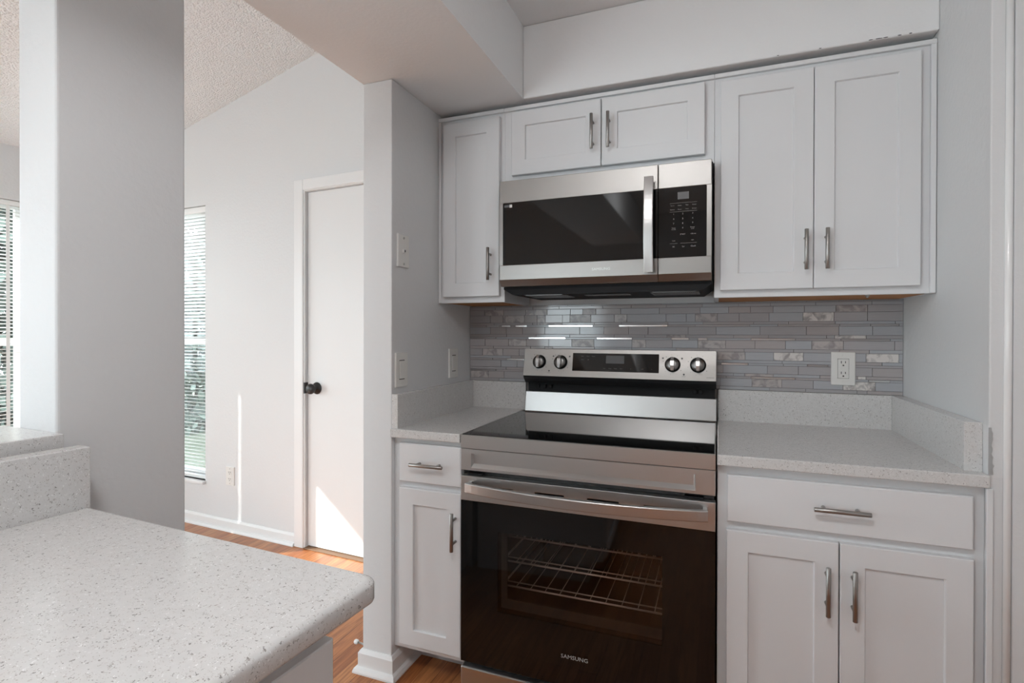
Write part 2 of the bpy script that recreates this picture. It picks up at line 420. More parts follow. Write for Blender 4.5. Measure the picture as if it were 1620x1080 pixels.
# stub wall and half wall beside the peninsula
b = new(); box(b, -1.351, -1.215, .56, .814, FZ, 1.715, .006, seg=3); struct('wall_stub', b, M['paint'], L=True, label='grey stub wall at the left between pass-through and walkway')
b = new(); box(b, -1.349, -1.186, -1.5, .5595, FZ, -.2262); struct('wall_half', b, M['paint'], L=True, label='half wall under the raised ledge')

# baseboards
def baseboard(bm, p, q, n, h=.077, t=.012, shoe=.014):
    """board from p to q (xy) along the wall, n = outward normal, with a shoe moulding"""
    p, q, n = Vector((*p, 0)), Vector((*q, 0)), Vector((*n, 0))
    prof = [(0, 0), (t+shoe, 0), (t+shoe, .006), (t+shoe*.7, .016), (t, .021), (t, h-.012), (t*.55, h-.003), (t*.3, h), (0, h)]
    A = [bm.verts.new(p+n*o+UP*(FZ+z)) for o, z in prof]; B = [bm.verts.new(q+n*o+UP*(FZ+z)) for o, z in prof]
    k = len(prof)
    for i in range(k): bm.faces.new((A[i], A[(i+1) % k], B[(i+1) % k], B[i]))
    bm.faces.new(A[::-1]); bm.faces.new(B)
def baseboard_path(bm, pts, h=.077, t=.012, shoe=.014):
    prof = [(0, 0), (t+shoe, 0), (t+shoe, .006), (t+shoe*.7, .016), (t, .021), (t, h-.012), (t*.55, h-.003), (t*.3, h), (0, h)]
    pts = [Vector((*p, 0)) for p in pts]; rings = []
    for i, p in enumerate(pts):
        ns = []
        for a, c_ in ((i-1, i), (i, i+1)):
            if a >= 0 and c_ < len(pts): dd = (pts[c_]-pts[a]).normalized(); ns.append(Vector((-dd.y, dd.x, 0))*-1)
        m_ = sum(ns, Vector()) if len(ns) == 1 else (ns[0]+ns[1])/(1+ns[0].dot(ns[1]))
        rings.append([bm.verts.new(p+m_*o+UP*(FZ+z)) for o, z in prof])
    k = len(prof)
    for A, B in zip(rings, rings[1:]):
        for i in range(k): bm.faces.new((A[i], A[(i+1) % k], B[(i+1) % k], B[i]))
    bm.faces.new(rings[0][::-1]); bm.faces.new(rings[-1])
b = new(); baseboard_path(b, [(-1.15, 2.2), (-1.15, 1.537), (-1.033, 1.537), (-1.033, 1.69)])
struct('baseboard_left', b, M['trim'], label='white baseboard around the foot of the partition end')
b = new(); baseboard(b, (-3.99, YW), (-2.306, YW), (0, -1), h=.066)
struct('baseboard_far', b, M['trim'], L=True, label='white baseboard along the far wall')

# far door
d = sthing('door_1', 'flat white interior door with black knob in the far wall', (-1.85, YW, FZ), True)
b = new()
def casing(bm, x0, x1, z0, z1):
    prof = [(0, 0), (.010, 0), (.016, .012), (.018, .05), (.012, .062), (0, .066)]
for (x0, x1, z0, z1) in ((-2.305, -2.240, FZ, .831), (-2.240, DX1+.005, .771, .831)):
    box(b, x0, x1, YW-.018, YW, z0, z1, .004)
box(b, -2.240, -2.233, YW-.010, YW+.10, FZ, .771); box(b, -2.233, DX1, YW-.010, YW+.10, .7665, .771)
obj('door_casing', b, M['trim'], d)
b = new(); box(b, -2.2315, DX1-.003, YW+.012, YW+.047, FZ+.009, .764, .002)
obj('door_slab', b, M['door'], d)
kb = new(); kx, kz, ky = -2.165, -.302, YW+.012
lathe(kb, (kx, ky, kz), (0, -1, 0), [(.032, 0), (.033, .003), (.030, .008), (.016, .012), (.011, .016), (.011, .026), (.016, .030), (.025, .036), (.0285, .046), (.027, .054), (.020, .061), (.010, .064), (.001, .065)], 24)
obj('door_knob', kb, pbr('black_knob', (.02, .02, .02), .3), d, label='black round door knob')
b = new(); box(b, -2.2385, -2.2325, YW-.0125, YW+.02, kz-.03, kz+.03, .001); obj('strike_plate', b, M['black'], d)
b = new(); box(b, DX0, DX1, YW-.02, YW+.06, FZ, FZ+.006, .002); obj('threshold', b, pbr('dark_threshold', srgb(120, 90, 65), .5), d)

# windows
def glazed(name, label, xw, y0, y1, z0, z1, muntins_y=(), rails=(), t=.04, fw=.035):
    """window in the left wall (living-room frame)"""
    w_ = sthing(name, label, (xw, (y0+y1)/2, z0), True)
    f = new(); x0, x1 = xw-t/2, xw+t/2
    box(f, x0, x1, y0, y0+fw, z0, z1, .003); box(f, x0, x1, y1-fw, y1, z0, z1, .003)
    box(f, x0, x1, y0+fw, y1-fw, z0, z0+fw, .003); box(f, x0, x1, y0+fw, y1-fw, z1-fw, z1, .003)
    for r in rails: box(f, x0, x1, y0+fw, y1-fw, r-.02, r+.02, .003)
    for m_ in muntins_y: box(f, x0+.008, x1-.008, m_-.012, m_+.012, z0+fw, z1-fw)
    obj('window_frame', f, M['trim'], w_)
    p = new(); box(p, xw-.002, xw+.002, y0+fw*.6, y1-fw*.6, z0+fw*.6, z1-fw*.6); obj('pane', p, M['pane'], w_)
    return w_
w1 = glazed('window_1', 'left window of the far room behind white blinds', XW-.125, *WIN1, muntins_y=(1.33, 1.70), rails=(-.06,))
b = new(); box(b, XW-.10, XW+.03, .85, 2.11, -.95, -.93, .004); obj('window_sill', b, M['trim'], w1)
glazed('window_added_patio', 'added tall patio glazing, unseen, in the window wall', XW-.125, *PAT, muntins_y=(), rails=())  # added opening out of view, lets sun and sky light in
w2 = sthing('window_2', 'narrow window of the far wall behind white blinds', ((W2[0]+W2[1])/2, YW, W2[2]), True)
f = new(); y0, y1 = YW+.085, YW+.12; x0, x1, z0, z1 = W2; fw = .03
box(f, x0, x0+fw, y0, y1, z0, z1, .003); box(f, x1-fw, x1, y0, y1, z0, z1, .003); box(f, x0+fw, x1-fw, y0, y1, z0, z0+fw, .003)
box(f, x0+fw, x1-fw, y0, y1, z1-fw, z1, .003); box(f, x0+fw, x1-fw, y0, y1, -.08, -.04, .003); box(f, -3.14, -3.12, y0+.005, y1-.005, z0+fw, z1-fw)
obj('window_frame', f, M['trim'], w2)
p = new(); box(p, x0+.02, x1-.02, YW+.10, YW+.104, z0+.02, z1-.02); obj('pane', p, M['pane'], w2)
b = new(); box(b, x0-.02, x1+.008, YW-.025, YW+.085, z0-.02, z0, .004); obj('window_sill', b, M['trim'], w2)
w4 = sthing('window_added_rear', 'added wide window, unseen behind the viewer', (-2.2, -2.56, -.85))  # added unseen window, gives the kitchen light from behind
f = new()
for x0_, x1_ in ((-3.5, -3.46), (-2.47, -2.43), (-1.44, -1.40)): box(f, x0_, x1_, -2.58, -2.54, -.85, .80)
box(f, -3.46, -1.44, -2.58, -2.54, -.85, -.81); box(f, -3.46, -1.44, -2.58, -2.54, .76, .80)
obj('window_frame', f, M['trim'], w4)
p = new(); box(p, -3.49, -1.41, -2.562, -2.558, -.84, .79); obj('pane', p, M['pane'], w4)

# blinds ------------------------------------------------------------
def slat(bm, a0, a1, c, z, tilt, along, wid=.025):
    """one curved slat; along='y' (left wall) or 'x' (far wall); c = centre across; tilt lowers the outer edge"""
    n = 3; rows = []
    for k in range(n+1):
        s = (k/n-.5)*wid; crown = .0022*(1-(2*k/n-1)**2)
        do = s*math.cos(tilt); dz = s*math.sin(tilt)+crown
        if along == 'y': pts = ((c+do, a0, z+dz), (c+do, a1, z+dz))
        else: pts = ((a0, c-do, z+dz), (a1, c-do, z+dz))
        rows.append([bm.verts.new(p) for p in pts])
    for r, q in zip(rows, rows[1:]): bm.faces.new((r[0], r[1], q[1], q[0])).smooth = True
bl = thing('window_blind', 'white slatted blind over the left window, seen past the stub wall', 'blind', (XW-.035, 1.54, .75), True)
cx = XW-.035
s = new(); z = .735; rnd = random.Random(3)
while z > -.86:
    slat(s, 1.018+rnd.uniform(-.003, .003), 2.06, cx, z, math.radians(9)+rnd.uniform(-.06, .06), 'y'); z -= .0215
obj('slats', s, M['blind'], bl)
s = new(); box(s, cx-.02, cx+.02, 1.012, 2.066, .748, .778, .003); obj('headrail', s, M['blind'], bl)
s = new(); box(s, cx-.014, cx+.014, 1.018, 2.06, -.885, -.868, .003); obj('bottom_rail', s, M['blind'], bl)
for yy in (1.12, 1.617, 1.95):
    s = new(); box(s, cx+.0135, cx+.0145, yy-.009, yy+.009, -.87, .75); obj('ladder_tape', s, M['blind'], bl)
bl2 = thing('window_blind', 'white slatted blind in the narrow window beside the wall outlet', 'blind', ((W2[0]+W2[1])/2, YW+.03, .75), True)
s = new(); z = .722
while z > -.88:
    slat(s, W2[0]+.012, W2[1]-.006, YW+.03, z, math.radians(28 if z > -.02 else 12)+rnd.uniform(-.08, .08), 'x'); z -= .0215
obj('slats', s, M['blind'], bl2)
s = new(); box(s, W2[0]+.008, W2[1]-.004, YW+.008, YW+.05, .735, .772, .003); obj('headrail', s, M['blind'], bl2)
s = new(); box(s, W2[0]+.012, W2[1]-.006, YW+.016, YW+.044, -.9048, -.888, .003); obj('bottom_rail', s, M['blind'], bl2)

# outdoors: lawn and hedges glimpsed between the slats
b = new(); box(b, -16, -4.4, -9, 14, FZ-.14, FZ-.10); box(b, -4.4, 6, 3.0, 14, FZ-.14, FZ-.10)
o = obj('lawn', b, M['soil'], L=True); o['kind'] = 'structure'; o['label'] = 'green lawn outside the windows'
def hedge(label, cx_, cy_, lx, ly, h, n=2600, seed=1):
    r = random.Random(seed); bm = new()
    for i in range(n):
        p = Vector((cx_+r.uniform(-lx, lx), cy_+r.uniform(-ly, ly), FZ-.1+h*r.random()))
        a = Vector((r.gauss(0, 1), r.gauss(0, 1), r.gauss(0, 1))).normalized(); c_ = a.cross(Vector((r.gauss(0, 1), r.gauss(0, 1), r.gauss(0, 1)))).normalized()
        sz = r.uniform(.05, .10)
        vs = [bm.verts.new(p+a*sz), bm.verts.new(p+c_*sz*.55), bm.verts.new(p-a*sz), bm.verts.new(p-c_*sz*.55)]
        bm.faces.new(vs)
    t_ = thing('hedge', label, 'hedge', (cx_, cy_, FZ-.1), True)
    obj('foliage', bm, M['leaf'], t_)
    bk_ = pbr('bark', (.12, .09, .07), .9)
    for k in range(7):
        bm = new()
        xx = cx_+r.uniform(-lx*.7, lx*.7); yy = cy_+r.uniform(-ly*.7, ly*.7)
        cyl(bm, (xx, yy, FZ-.1), (xx+r.uniform(-.1, .1), yy+r.uniform(-.1, .1), FZ-.1+h*.8), .03, .012, 8)
        obj('stem', bm, bk_, t_)
hedge('tall leafy hedge outside the windows, glimpsed between the blind slats', -6.9, 3.8, .6, 3.0, 3.6, 26000, 2)

# ================================================================== TILE BACKSPLASH
import sys
def u2x(u, yy=2.148):            # place of a measured column on the tiled wall
    a = (u-810)/842.344; s_, c_ = math.sin(yaw), math.cos(yaw)
    return yy*(-s_+a*c_)/(c_+a*s_)
rows = [(.012, 't', [(1356, 1372, 0)]),
        (.030, 'b', [(745, 773, 4), (1190, 1237, 4), (1334, 1385, 3)]),
        (.008, 'm', [(745, 785, 6), (1188, 1258, 5), (1374, 1408, 5)]),
        (.011, 't', [(1178, 1224, 4), (1357, 1370, 3)]),
        (.030, 'b', []),
        (.008, 'm', [(802, 830, 5), (1141, 1184, 5), (1277, 1310, 6)]),
        (.011, 't', []),
        (.030, 'b', [(764, 796, 4), (1135, 1179, 4), (1224, 1271, 3), (1370, 1422, 3)]),
        (.012, 't', [(862, 875, 4), (1328, 1375, 1)]),
        (.031, 'b', [(805, 833, 4), (905, 940, 4), (1000, 1022, 4), (1104, 1148, 4), (1284, 1334, 4)]),
        (.008, 'm', [(745, 785, 6), (836, 895, 5), (944, 1000, 5), (1062, 1090, 5), (1104, 1119, 5), (1188, 1258, 5), (1330, 1408, 6)]),
        (.012, 't', [(1055, 1085, 4), (1320, 1370, 3)]),
        (.031, 'b', []),
        (.008, 'm', [(770, 790, 6), (794, 808, 5), (816, 834, 5), (868, 938, 5), (979, 1056, 5), (1100, 1186, 6), (1230, 1328, 6), (1377, 1422, 6)]),
        (.010, 't', [(850, 890, 4)]),
        (.032, 'b', [(796, 830, 4), (850, 863, 4), (902, 935, 4), (972, 992, 4), (1100, 1135, 4), (1270, 1319, 3)]),
        (.024, 'b', [(767, 797, 4), (832, 866, 4), (922, 943, 4), (1322, 1372, 4)]),
        (.012, 't', []), (.030, 'b', [])]
b = new(); TX0, TX1, TY = -1.0325, .5808, 2.149
box(b, TX0, TX1, TY+.0005, 2.1545, -.2092, .1155, 0, 7)
r = random.Random(21); z = -.2092
for hgt, kind, sp in rows:
    ztop = min(z+hgt, .1155)
    spans = sorted((u2x(a), u2x(c), k) for a, c, k in sp)
    x = TX0; segs = []
    for a, c, k in spans+[(TX1, TX1, -1)]:
        a = max(a, x); c = min(c, TX1)
        while x < a-.004:
            ln = {'b': r.choice((.10, .10, .15, .075)), 't': r.uniform(.10, .2), 'm': r.uniform(.10, .25)}[kind]
            e = min(x+ln, a);
            if a-e < .02: e = a
            right = (x+1.03)/1.6
            k2 = r.choices((0, 1, 2), (3, 3.5-3*right, .6+3.6*right))[0]
            segs.append((x, e, k2)); x = e
        if k >= 0: segs.append((x, c, k)); x = c
    g = .0007
    for x0, x1, k in segs:
        if x1-x0 > .003:
            dy = r.uniform(0, .0006)
            box(b, x0+g, min(x1, TX1)-g, TY-.003-dy-(.001 if k in (5, 6) else 0), TY+.001, z+g, ztop-g, .0004, k, 1)
    z += hgt
    if z > .112: break
o = obj('tile_backsplash', b, TILE, loc=(-.22, 2.15, -.209)); tag(o, 'grey linear mosaic tile backsplash of glass, marble and metal strips behind the range', 'backsplash')

# ================================================================== CABINETS
def shaker(bm, x0, x1, z0, z1, yf, st=.053, t=.019, rec=.008):
    loops(bm, [(x0, x1, z0, z1, yf+t), (x0, x1, z0, z1, yf+.002), (x0+.002, x1-.002, z0+.002, z1-.002, yf),
               (x0+st, x1-st, z0+st, z1-st, yf), (x0+st+.0015, x1-st-.0015, z0+st+.0015, z1-st-.0015, yf+.003), (x0+st+.002, x1-st-.002, z0+st+.002, z1-st-.002, yf+rec)])
def slabfront(bm, x0, x1, z0, z1, yf, t=.019):
    loops(bm, [(x0, x1, z0, z1, yf+t), (x0, x1, z0, z1, yf+.003), (x0+.003, x1-.003, z0+.003, z1-.003, yf)])
def pull(parent, x, z, yf, length=.122, vertical=True, T=None):
    bm = new(); h = length/2; y = yf-.029; r_ = .0058
    ax = Vector((0, 0, 1)) if vertical else Vector((1, 0, 0)); c = Vector((x, y, z))
    lathe(bm, c-ax*h, ax, [(r_-.0008, 0), (r_, .0008), (r_, length-.0008), (r_-.0008, length)], 16)
    for s_ in (-.037, .037):
        cyl(bm, c+ax*s_, Vector((c.x, yf+.0005, c.z))+ax*s_, .0045, seg=12)
    if T: bmesh.ops.transform(bm, matrix=T, verts=bm.verts)
    return obj('handle', bm, M['nickel'], parent, label='brushed nickel bar pull')
YD, YF = 1.846, 1.866
def upper(name_label, x0, x1, z0, z1, doors, trims, under=True, back=2.1485):
    c = thing('upper_cabinet', name_label, 'cabinet', ((x0+x1)/2, back, z0))
    bm = new()
    if under:                                   # open recess below
        box(bm, x0, x1, YF, YF+.018, z0, z1, .001); box(bm, x0, x0+.014, YF+.018, back, z0, z1); box(bm, x1-.014, x1, YF+.018, back, z0, z1)
        box(bm, x0+.014, x1-.014, YF+.018, back, z1-.02, z1)
    else: box(bm, x0, x1, YF, back, z0, z1, .001)
    obj('body', bm, M['cab'], c)
    if under:
        bm = new(); box(bm, x0+.014, x1-.014, YF+.018, back, z0+.001, z0+.015); obj('bottom_panel', bm, M['wood_under'], c, label='unpainted wood underside')
    for (a, b_, p, q, hx, hz) in doors:
        bm = new(); shaker(bm, a, b_, p, q, YD); dr = obj('door', bm, M['cab'], c)
        pull(dr, hx, hz, YD)
    for t_ in trims:
        bm = new(); box(bm, *t_, .002); obj('scribe_moulding', bm, M['cab'], c)
    return c
upper('narrow white shaker upper cabinet with one door, left of the microwave', -1.0315, -.7525, .116, .842,
      [(-1.006, -.768, .138, .812, -.802, .2575)], [(-1.0315, -.7525, 1.855, 1.866, .828, .842), (-1.0315, -1.02, 1.858, 1.866, .116, .828)])
upper('short white shaker upper cabinet with two doors, above the microwave', -.752, -.0135, .556, .842,
      [(-.719, -.385, .584, .818, -.412, .698), (-.3815, -.043, .584, .818, -.355, .697)], [(-.752, -.0135, 1.855, 1.866, .828, .842)], under=False)
rc = upper('wide tall white shaker upper cabinet with two doors, right of the microwave', -.013, .5805, .116, .842,
      [(.005, .2695, .138, .812, .2475, .254), (.2715, .541, .138, .812, .303, .254)], [(-.013, .5805, 1.855, 1.866, .828, .842), (.5655, .5795, 1.855, 1.866, .116, .828)])
bm = new(); cyl(bm, (.42, 1.89, .1225), (.42, 1.89, .112), .007, .006, 12); cyl(bm, (.42, 1.89, .112), (.42, 1.89, .108), .003, .003, 8); obj('cup_screw', bm, M['screw'], rc)

YB, YBF = 1.537, 1.556
def base(label, x0, x1, fronts, filler=None):
    c = thing('base_cabinet', label, 'cabinet', ((x0+x1)/2, 1.9, FZ))
    bm = new(); box(bm, x0, x1, YBF, 2.1485, -1.072, -.3548, .001); box(bm, x0, x1, 1.69, 2.1485, FZ, -1.072)
    obj('body', bm, M['cab'], c)
    for kind, a, b_, p, q, hx, hz in fronts:
        bm = new()
        if kind == 'drawer': slabfront(bm, a, b_, p, q, YB)
        else: shaker(bm, a, b_, p, q, YB)
        f_ = obj(kind, bm, M['cab'], c)
        pull(f_, hx, hz, YB, vertical=(kind == 'door'))
    if filler:
        bm = new(); box(bm, *filler, .0015); obj('filler_strip', bm, M['cab'], c)
base('narrow white base cabinet with one drawer and one door, left of the range', -1.0325, -.7705,
     [('drawer', -1.003, -.7715, -.500, -.371, -.8855, -.4345), ('door', -1.003, -.7715, -1.05, -.521, -.790, -.6375)])
base('wide white base cabinet with one drawer over two doors, right of the range', -.0005, .581,
     [('drawer', .0235, .555, -.504, -.3785, .2855, -.4385), ('door', .022, .2835, -1.05, -.526, .2565, -.641), ('door', .2865, .556, -1.05, -.526, .3135, -.642)],
     filler=(.5755, .588, 1.530, 1.5365, FZ+.002, -.3548))

# countertops
ZT = -.3245; ZU = -.3535
def counter(label, x0, x1, px0, px1, side, xnotch=None):
    c = thing('countertop', label, 'countertop', ((x0+x1)/2, 1.85, ZU))
    bm = new(); box(bm, x0, x1, 1.5256, 2.1485, ZU, ZT, .003)
    if xnotch: box(bm, x1-.004, xnotch, 1.5256-.0, 1.5366, ZU, ZT, .0025)
    obj('slab', bm, M['quartz'], c)
    bm = new(); box(bm, px0, px1, 2.130, 2.1488, ZT-.004, -.2095, .0015); obj('back_splash', bm, M['quartz'], c)
    bm = new(); box(bm, side[0], side[1], side[2], 2.1488, ZT-.004, -.2092, .0015); obj('side_splash', bm, M['quartz'], c)
    return c
counter('short speckled quartz countertop with side splash, left of the range', -1.0325, -.7695, -1.009, -.762, (-1.0325, -1.009, 1.537))
c2 = counter('speckled quartz countertop with side splash, right of the range', -.0018, .581, .0005, .5455, (.5455, .581, 1.566), xnotch=None)
# torn caulk beside the right splash
bm = new(); r = random.Random(9); zz = ZT+.001; prev = None; n = 16
L_, R_ = [], []
for k in range(n+1):
    z_ = zz+(.108)*k/n; L_.append(bm.verts.new((.5800, 1.5364, z_))); R_.append(bm.verts.new((.5845+r.uniform(0, .0055)+(.002 if k < 5 else 0), 1.5352, z_)))
for k in range(n): bm.faces.new((L_[k], R_[k], R_[k+1], L_[k+1]))
bmesh.ops.solidify(bm, geom=bm.faces[:], thickness=.0006)
obj('caulk_edge', bm, M['caulk'], c2, label='torn ragged caulk edge')

# peninsula (living frame)
pc = thing('peninsula_countertop', 'large speckled quartz counter in the left foreground with rounded corner', 'countertop', (-.79, -.3, -.3545), True)
bm = new()
r_ = .020; rr = .008; out = [(-1.129, -1.4), (-.455, -1.4)]
for k in range(7):
    a = math.radians(90*k/6); out.append((-.455-r_+r_*math.cos(a), .572-r_+r_*math.sin(a)))
out.append((-1.129, .572))
cxx, cyy = -.79, -.4
def oring(ins, z_):
    return [bm.verts.new((cxx+(x-cxx)*(1-ins/abs(x-cxx)), cyy+(y-cyy)*(1-ins/abs(y-cyy)), z_)) for x, y in out]
z0_, z1_ = -.3545, ZT
rs = [oring(.004, z0_), oring(.001, z0_+.001), oring(0, z0_+.004)]
for k in range(6):
    a = math.radians(90*k/5); rs.append(oring(rr*(1-math.cos(a)), z1_-rr+rr*math.sin(a)))
n = len(out)
for A, B in zip(rs, rs[1:]):
    for k in range(n): bm.faces.new((A[k], A[(k+1) % n], B[(k+1) % n], B[k])).smooth = True
bm.faces.new(rs[0][::-1]); bm.faces.new(rs[-1])
obj('slab', bm, M['quartz'], pc)
bm = new(); box(bm, -1.1655, -1.1285, -1.4, .574, ZT-.004, -.2135, .002); obj('side_splash', bm, M['quartz'], pc)
lg = new(); box(lg, -1.40, -1.1862, -1.5, .5598, -.226, -.192, .002)
o = obj('ledge_slab', lg, M['quartz'], loc=(-1.29, -.4, -.226), L=True); tag(o, 'raised speckled quartz ledge on the half wall at the left edge', 'ledge')
pb = thing('peninsula_cabinet', 'grey-white base cabinet under the foreground quartz counter', 'cabinet', (-.8, -.3, FZ), True)
bm = new(); box(bm, -1.16, -.533, -1.35, .551, -1.072, -.3548, .0015); box(bm, -1.16, -.60, -1.35, .551, FZ, -1.072); obj('body', bm, M['cab'], pb)
def shaker_x(bm, y0_, y1_, z0_, z1_, xf, slab=False):
    T = lambda u, v, w_: (w_, u, v)
    st = .053
    ls = [(y0_, y1_, z0_, z1_, xf-.017), (y0_, y1_, z0_, z1_, xf-.002), (y0_+.002, y1_-.002, z0_+.002, z1_-.002, xf)]
    if not slab: ls += [(y0_+st, y1_-st, z0_+st, z1_-st, xf), (y0_+st+.002, y1_-st-.002, z0_+st+.002, z1_-st-.002, xf-.008)]
    loops(bm, ls, T)
for ya, yb in ((.09, .5505), (-.38, .08), (-.85, -.39)):
    bm = new(); shaker_x(bm, ya, yb, -.53, -.412, -.516, True); obj('drawer', bm, M['cab'], pb)
    bm = new(); shaker_x(bm, ya, yb, -1.05, -.55, -.516); obj('door', bm, M['cab'], pb)

# ================================================================== RANGE
RY = 1.525; rx0, rx1 = -.7645, -.0055
rg = thing('range', 'stainless electric range with black glass cooktop and oven window between the base cabinets', 'range', (-.385, 1.8, FZ))
bm = new(); box(bm, rx0+.003, rx1-.002, RY+.045, 2.125, FZ+.03, -.345)      # shell sides, open front kept simple
# carve the cavity by building the shell from slabs instead
bm.free(); bm = new()
X0, X1, Y0, Y1 = rx0+.004, rx1-.003, RY+.05, 2.125
cv = (-.66, -.11, -.92, -.56)       # cavity opening x0,x1,z0,z1
box(bm, X0, cv[0], Y0, Y1, FZ+.03, -.345); box(bm, cv[1], X1, Y0, Y1, FZ+.03, -.345)
box(bm, cv[0], cv[1], Y0, Y1, FZ+.03, cv[2]); box(bm, cv[0], cv[1], Y0, Y1, cv[3], -.345); box(bm, cv[0], cv[1], 2.05, Y1, cv[2], cv[3])
obj('body', bm, M['blackmat'], rg)
bm = new(); e = .002
box(bm, cv[0], cv[0]+e, Y0, 2.05, cv[2], cv[3]); box(bm, cv[1]-e, cv[1], Y0, 2.05, cv[2], cv[3]); box(bm, cv[0], cv[1], Y0, 2.05, cv[2], cv[2]+e)
box(bm, cv[0], cv[1], Y0, 2.05, cv[3]-e, cv[3]); box(bm, cv[0], cv[1], 2.048, 2.05, cv[2], cv[3])
obj('oven_cavity', bm, M['cavity'], rg)
for zr, label in ((-.655, None), (-.735, None), (-.815, None)):
    bm = new(); yr0 = Y0+.02
    for yy, rad in ((yr0, .0032), (yr0+.03, .0022), (2.02, .003)): cyl(bm, (cv[0]+.012, yy, zr), (cv[1]-.012, yy, zr), rad, seg=8)
    for xx in (cv[0]+.012, cv[1]-.012): cyl(bm, (xx, yr0, zr), (xx, 2.02, zr), .0032, seg=8)
    for k in range(1, 11):
        xx = cv[0]+.012+(cv[1]-cv[0]-.024)*k/11; cyl(bm, (xx, yr0-.001, zr+.003), (xx, 2.02, zr+.003), .0014, seg=6)
    obj('oven_rack', bm, M['rackwire'], rg, label='shiny wire oven rack')
# feet
for fx in (rx0+.06, rx1-.06):
    for fy in (1.62, 2.05):
        bm = new(); cyl(bm, (fx, fy, FZ), (fx, fy, FZ+.032), .018, seg=12); obj('foot', bm, M['black'], rg)
# cooktop
bm = new(); box(bm, rx0+.002, rx1-.002, RY+.004, 2.062, -.3290, -.3225, .0015); obj('cooktop_glass', bm, M['glassblack'], rg, label='black glass cooktop')
bm = new(); prism_x(bm, [(RY-.002, -.3255), (RY-.001, -.3665), (RY+.05, -.3665), (RY+.05, -.330), (RY+.006, -.330), (RY+.004, -.3245), (RY, -.3242)], rx0, rx1)
box(bm, rx0, rx0+.002, RY+.004, 2.062, -.345, -.3228); box(bm, rx1-.002, rx1, RY+.004, 2.062, -.345, -.3228)
obj('cooktop_trim', bm, M['steel'], rg)
# recessed front panel
bm = new(); y = RY
loops(bm, [(rx0, rx1, -.4365, -.3685, y+.045), (rx0, rx1, -.4365, -.3685, y+.001), (rx0+.001, rx1-.001, -.4355, -.3695, y),
           (-.729, -.056, -.4275, -.3825, y), (-.725, -.060, -.4170, -.3835, y+.011), (-.724, -.061, -.4160, -.3845, y+.012)])
obj('front_panel', bm, M['steel'], rg, label='stainless panel with a long recessed pocket')
bm = new(); box(bm, rx0+.004, rx1-.004, RY+.03, RY+.05, -.455, -.436); obj('vent_gap', bm, M['black'], rg)
for xx in (rx0+.02, rx1-.08):
    bm = new(); box(bm, xx, xx+.05, RY+.012, RY+.032, -.4525, -.4475, .001); obj('door_hinge_cover', bm, M['blackmat'], rg)
# oven door
dz0, dz1 = -1.046, -.4545
bm = new(); wn = (-.637, -.1425, -.868, -.6195)
box(bm, rx0+.002, rx1-.002, RY+.004, RY+.042, wn[3], -.5335); box(bm, rx0+.002, rx1-.002, RY+.004, RY+.042, dz0, wn[2])
box(bm, rx0+.002, wn[0], RY+.004, RY+.042, wn[2], wn[3]); box(bm, wn[1], rx1-.002, RY+.004, RY+.042, wn[2], wn[3])
dr = obj('oven_door', bm, M['glassblack'], rg, label='black glass oven door')
bm = new()
for a, b_, c_, d_ in ((rx0, rx1, wn[3], -.5325), (rx0, rx1, dz0, wn[2]), (rx0, wn[0], wn[2], wn[3]), (wn[1], rx1, wn[2], wn[3])):
    box(bm, a, b_, RY, RY+.004, c_, d_)
obj('door_glass', bm, M['glassblack'], dr)
bm = new(); box(bm, wn[0], wn[1], RY+.0002, RY+.004, wn[2], wn[3]); obj('oven_window', bm, M['ovenpane'], dr, label='see-through tinted oven window')
bm = new(); fr_ = .012
for a, b_, c_, d_ in ((wn[0], wn[0]+.02, wn[2], wn[3]), (wn[0]+.02, wn[1], wn[3]-.012, wn[3]), (wn[0]+.02, wn[1], wn[2], wn[2]+.03)):
    box(bm, a, b_, RY+.03, RY+.036, c_, d_)
obj('window_gasket', bm, pbr('inner_frame', (.07, .065, .06), .4), dr)
bm = new()
slots = [(-.623, -.585), (-.516, -.425), (-.355, -.263), (-.194, -.155)]
xs = [rx0]+[q for s_ in slots for q in s_]+[rx1]
zs0, zs1 = -.4875, -.4815
box(bm, rx0, rx1, RY-.001, RY+.03, zs1, dz1, .001); box(bm, rx0, rx1, RY-.001, RY+.03, -.532, zs0, .001)
for i in range(0, len(xs), 2): box(bm, xs[i], xs[i+1], RY-.001, RY+.03, zs0-.0015, zs1+.0015)
obj('door_band', bm, M['steel'], dr, label='stainless band with dark vent slots')
bm = new(); box(bm, rx0+.01, rx1-.01, RY+.02, RY+.032, -.495, -.475); obj('slot_backing', bm, M['dark'], dr)
bm = new(); N = 28; pts = []
for k in range(N+1):
    t = k/N; x = -.7325+t*(.7075); bow = math.sin(math.pi*t)**.8
    pts.append((x, 1.497-.042*bow, -.483))
sweep(bm, pts, .0075, .0145, rect=True)
for xx in (-.727, -.031): box(bm, xx-.006, xx+.006, 1.497, RY+.003, -.497, -.469, .002)
obj('door_handle', bm, M['steel2'], dr, label='wide bowed stainless handle')
bm = new(); text_bm(bm, 'SAMSUNG', -.392, -.9575, .0115, RY-.0008, width=.081); obj('logo', bm, M['print'], dr, label='grey lettering')
# storage drawer
bm = new(); box(bm, rx0, rx1, RY-.001, RY+.04, FZ+.035, -1.0625, .004); obj('storage_drawer', bm, M['steel'], rg, label='stainless storage drawer front')
bm = new(); box(bm, rx0+.01, rx1-.01, RY+.02, RY+.05, -1.064, -1.044); box(bm, -.43, -.40, RY+.004, RY+.02, -1.0625, -1.056); obj('drawer_gap', bm, M['dark'], rg)
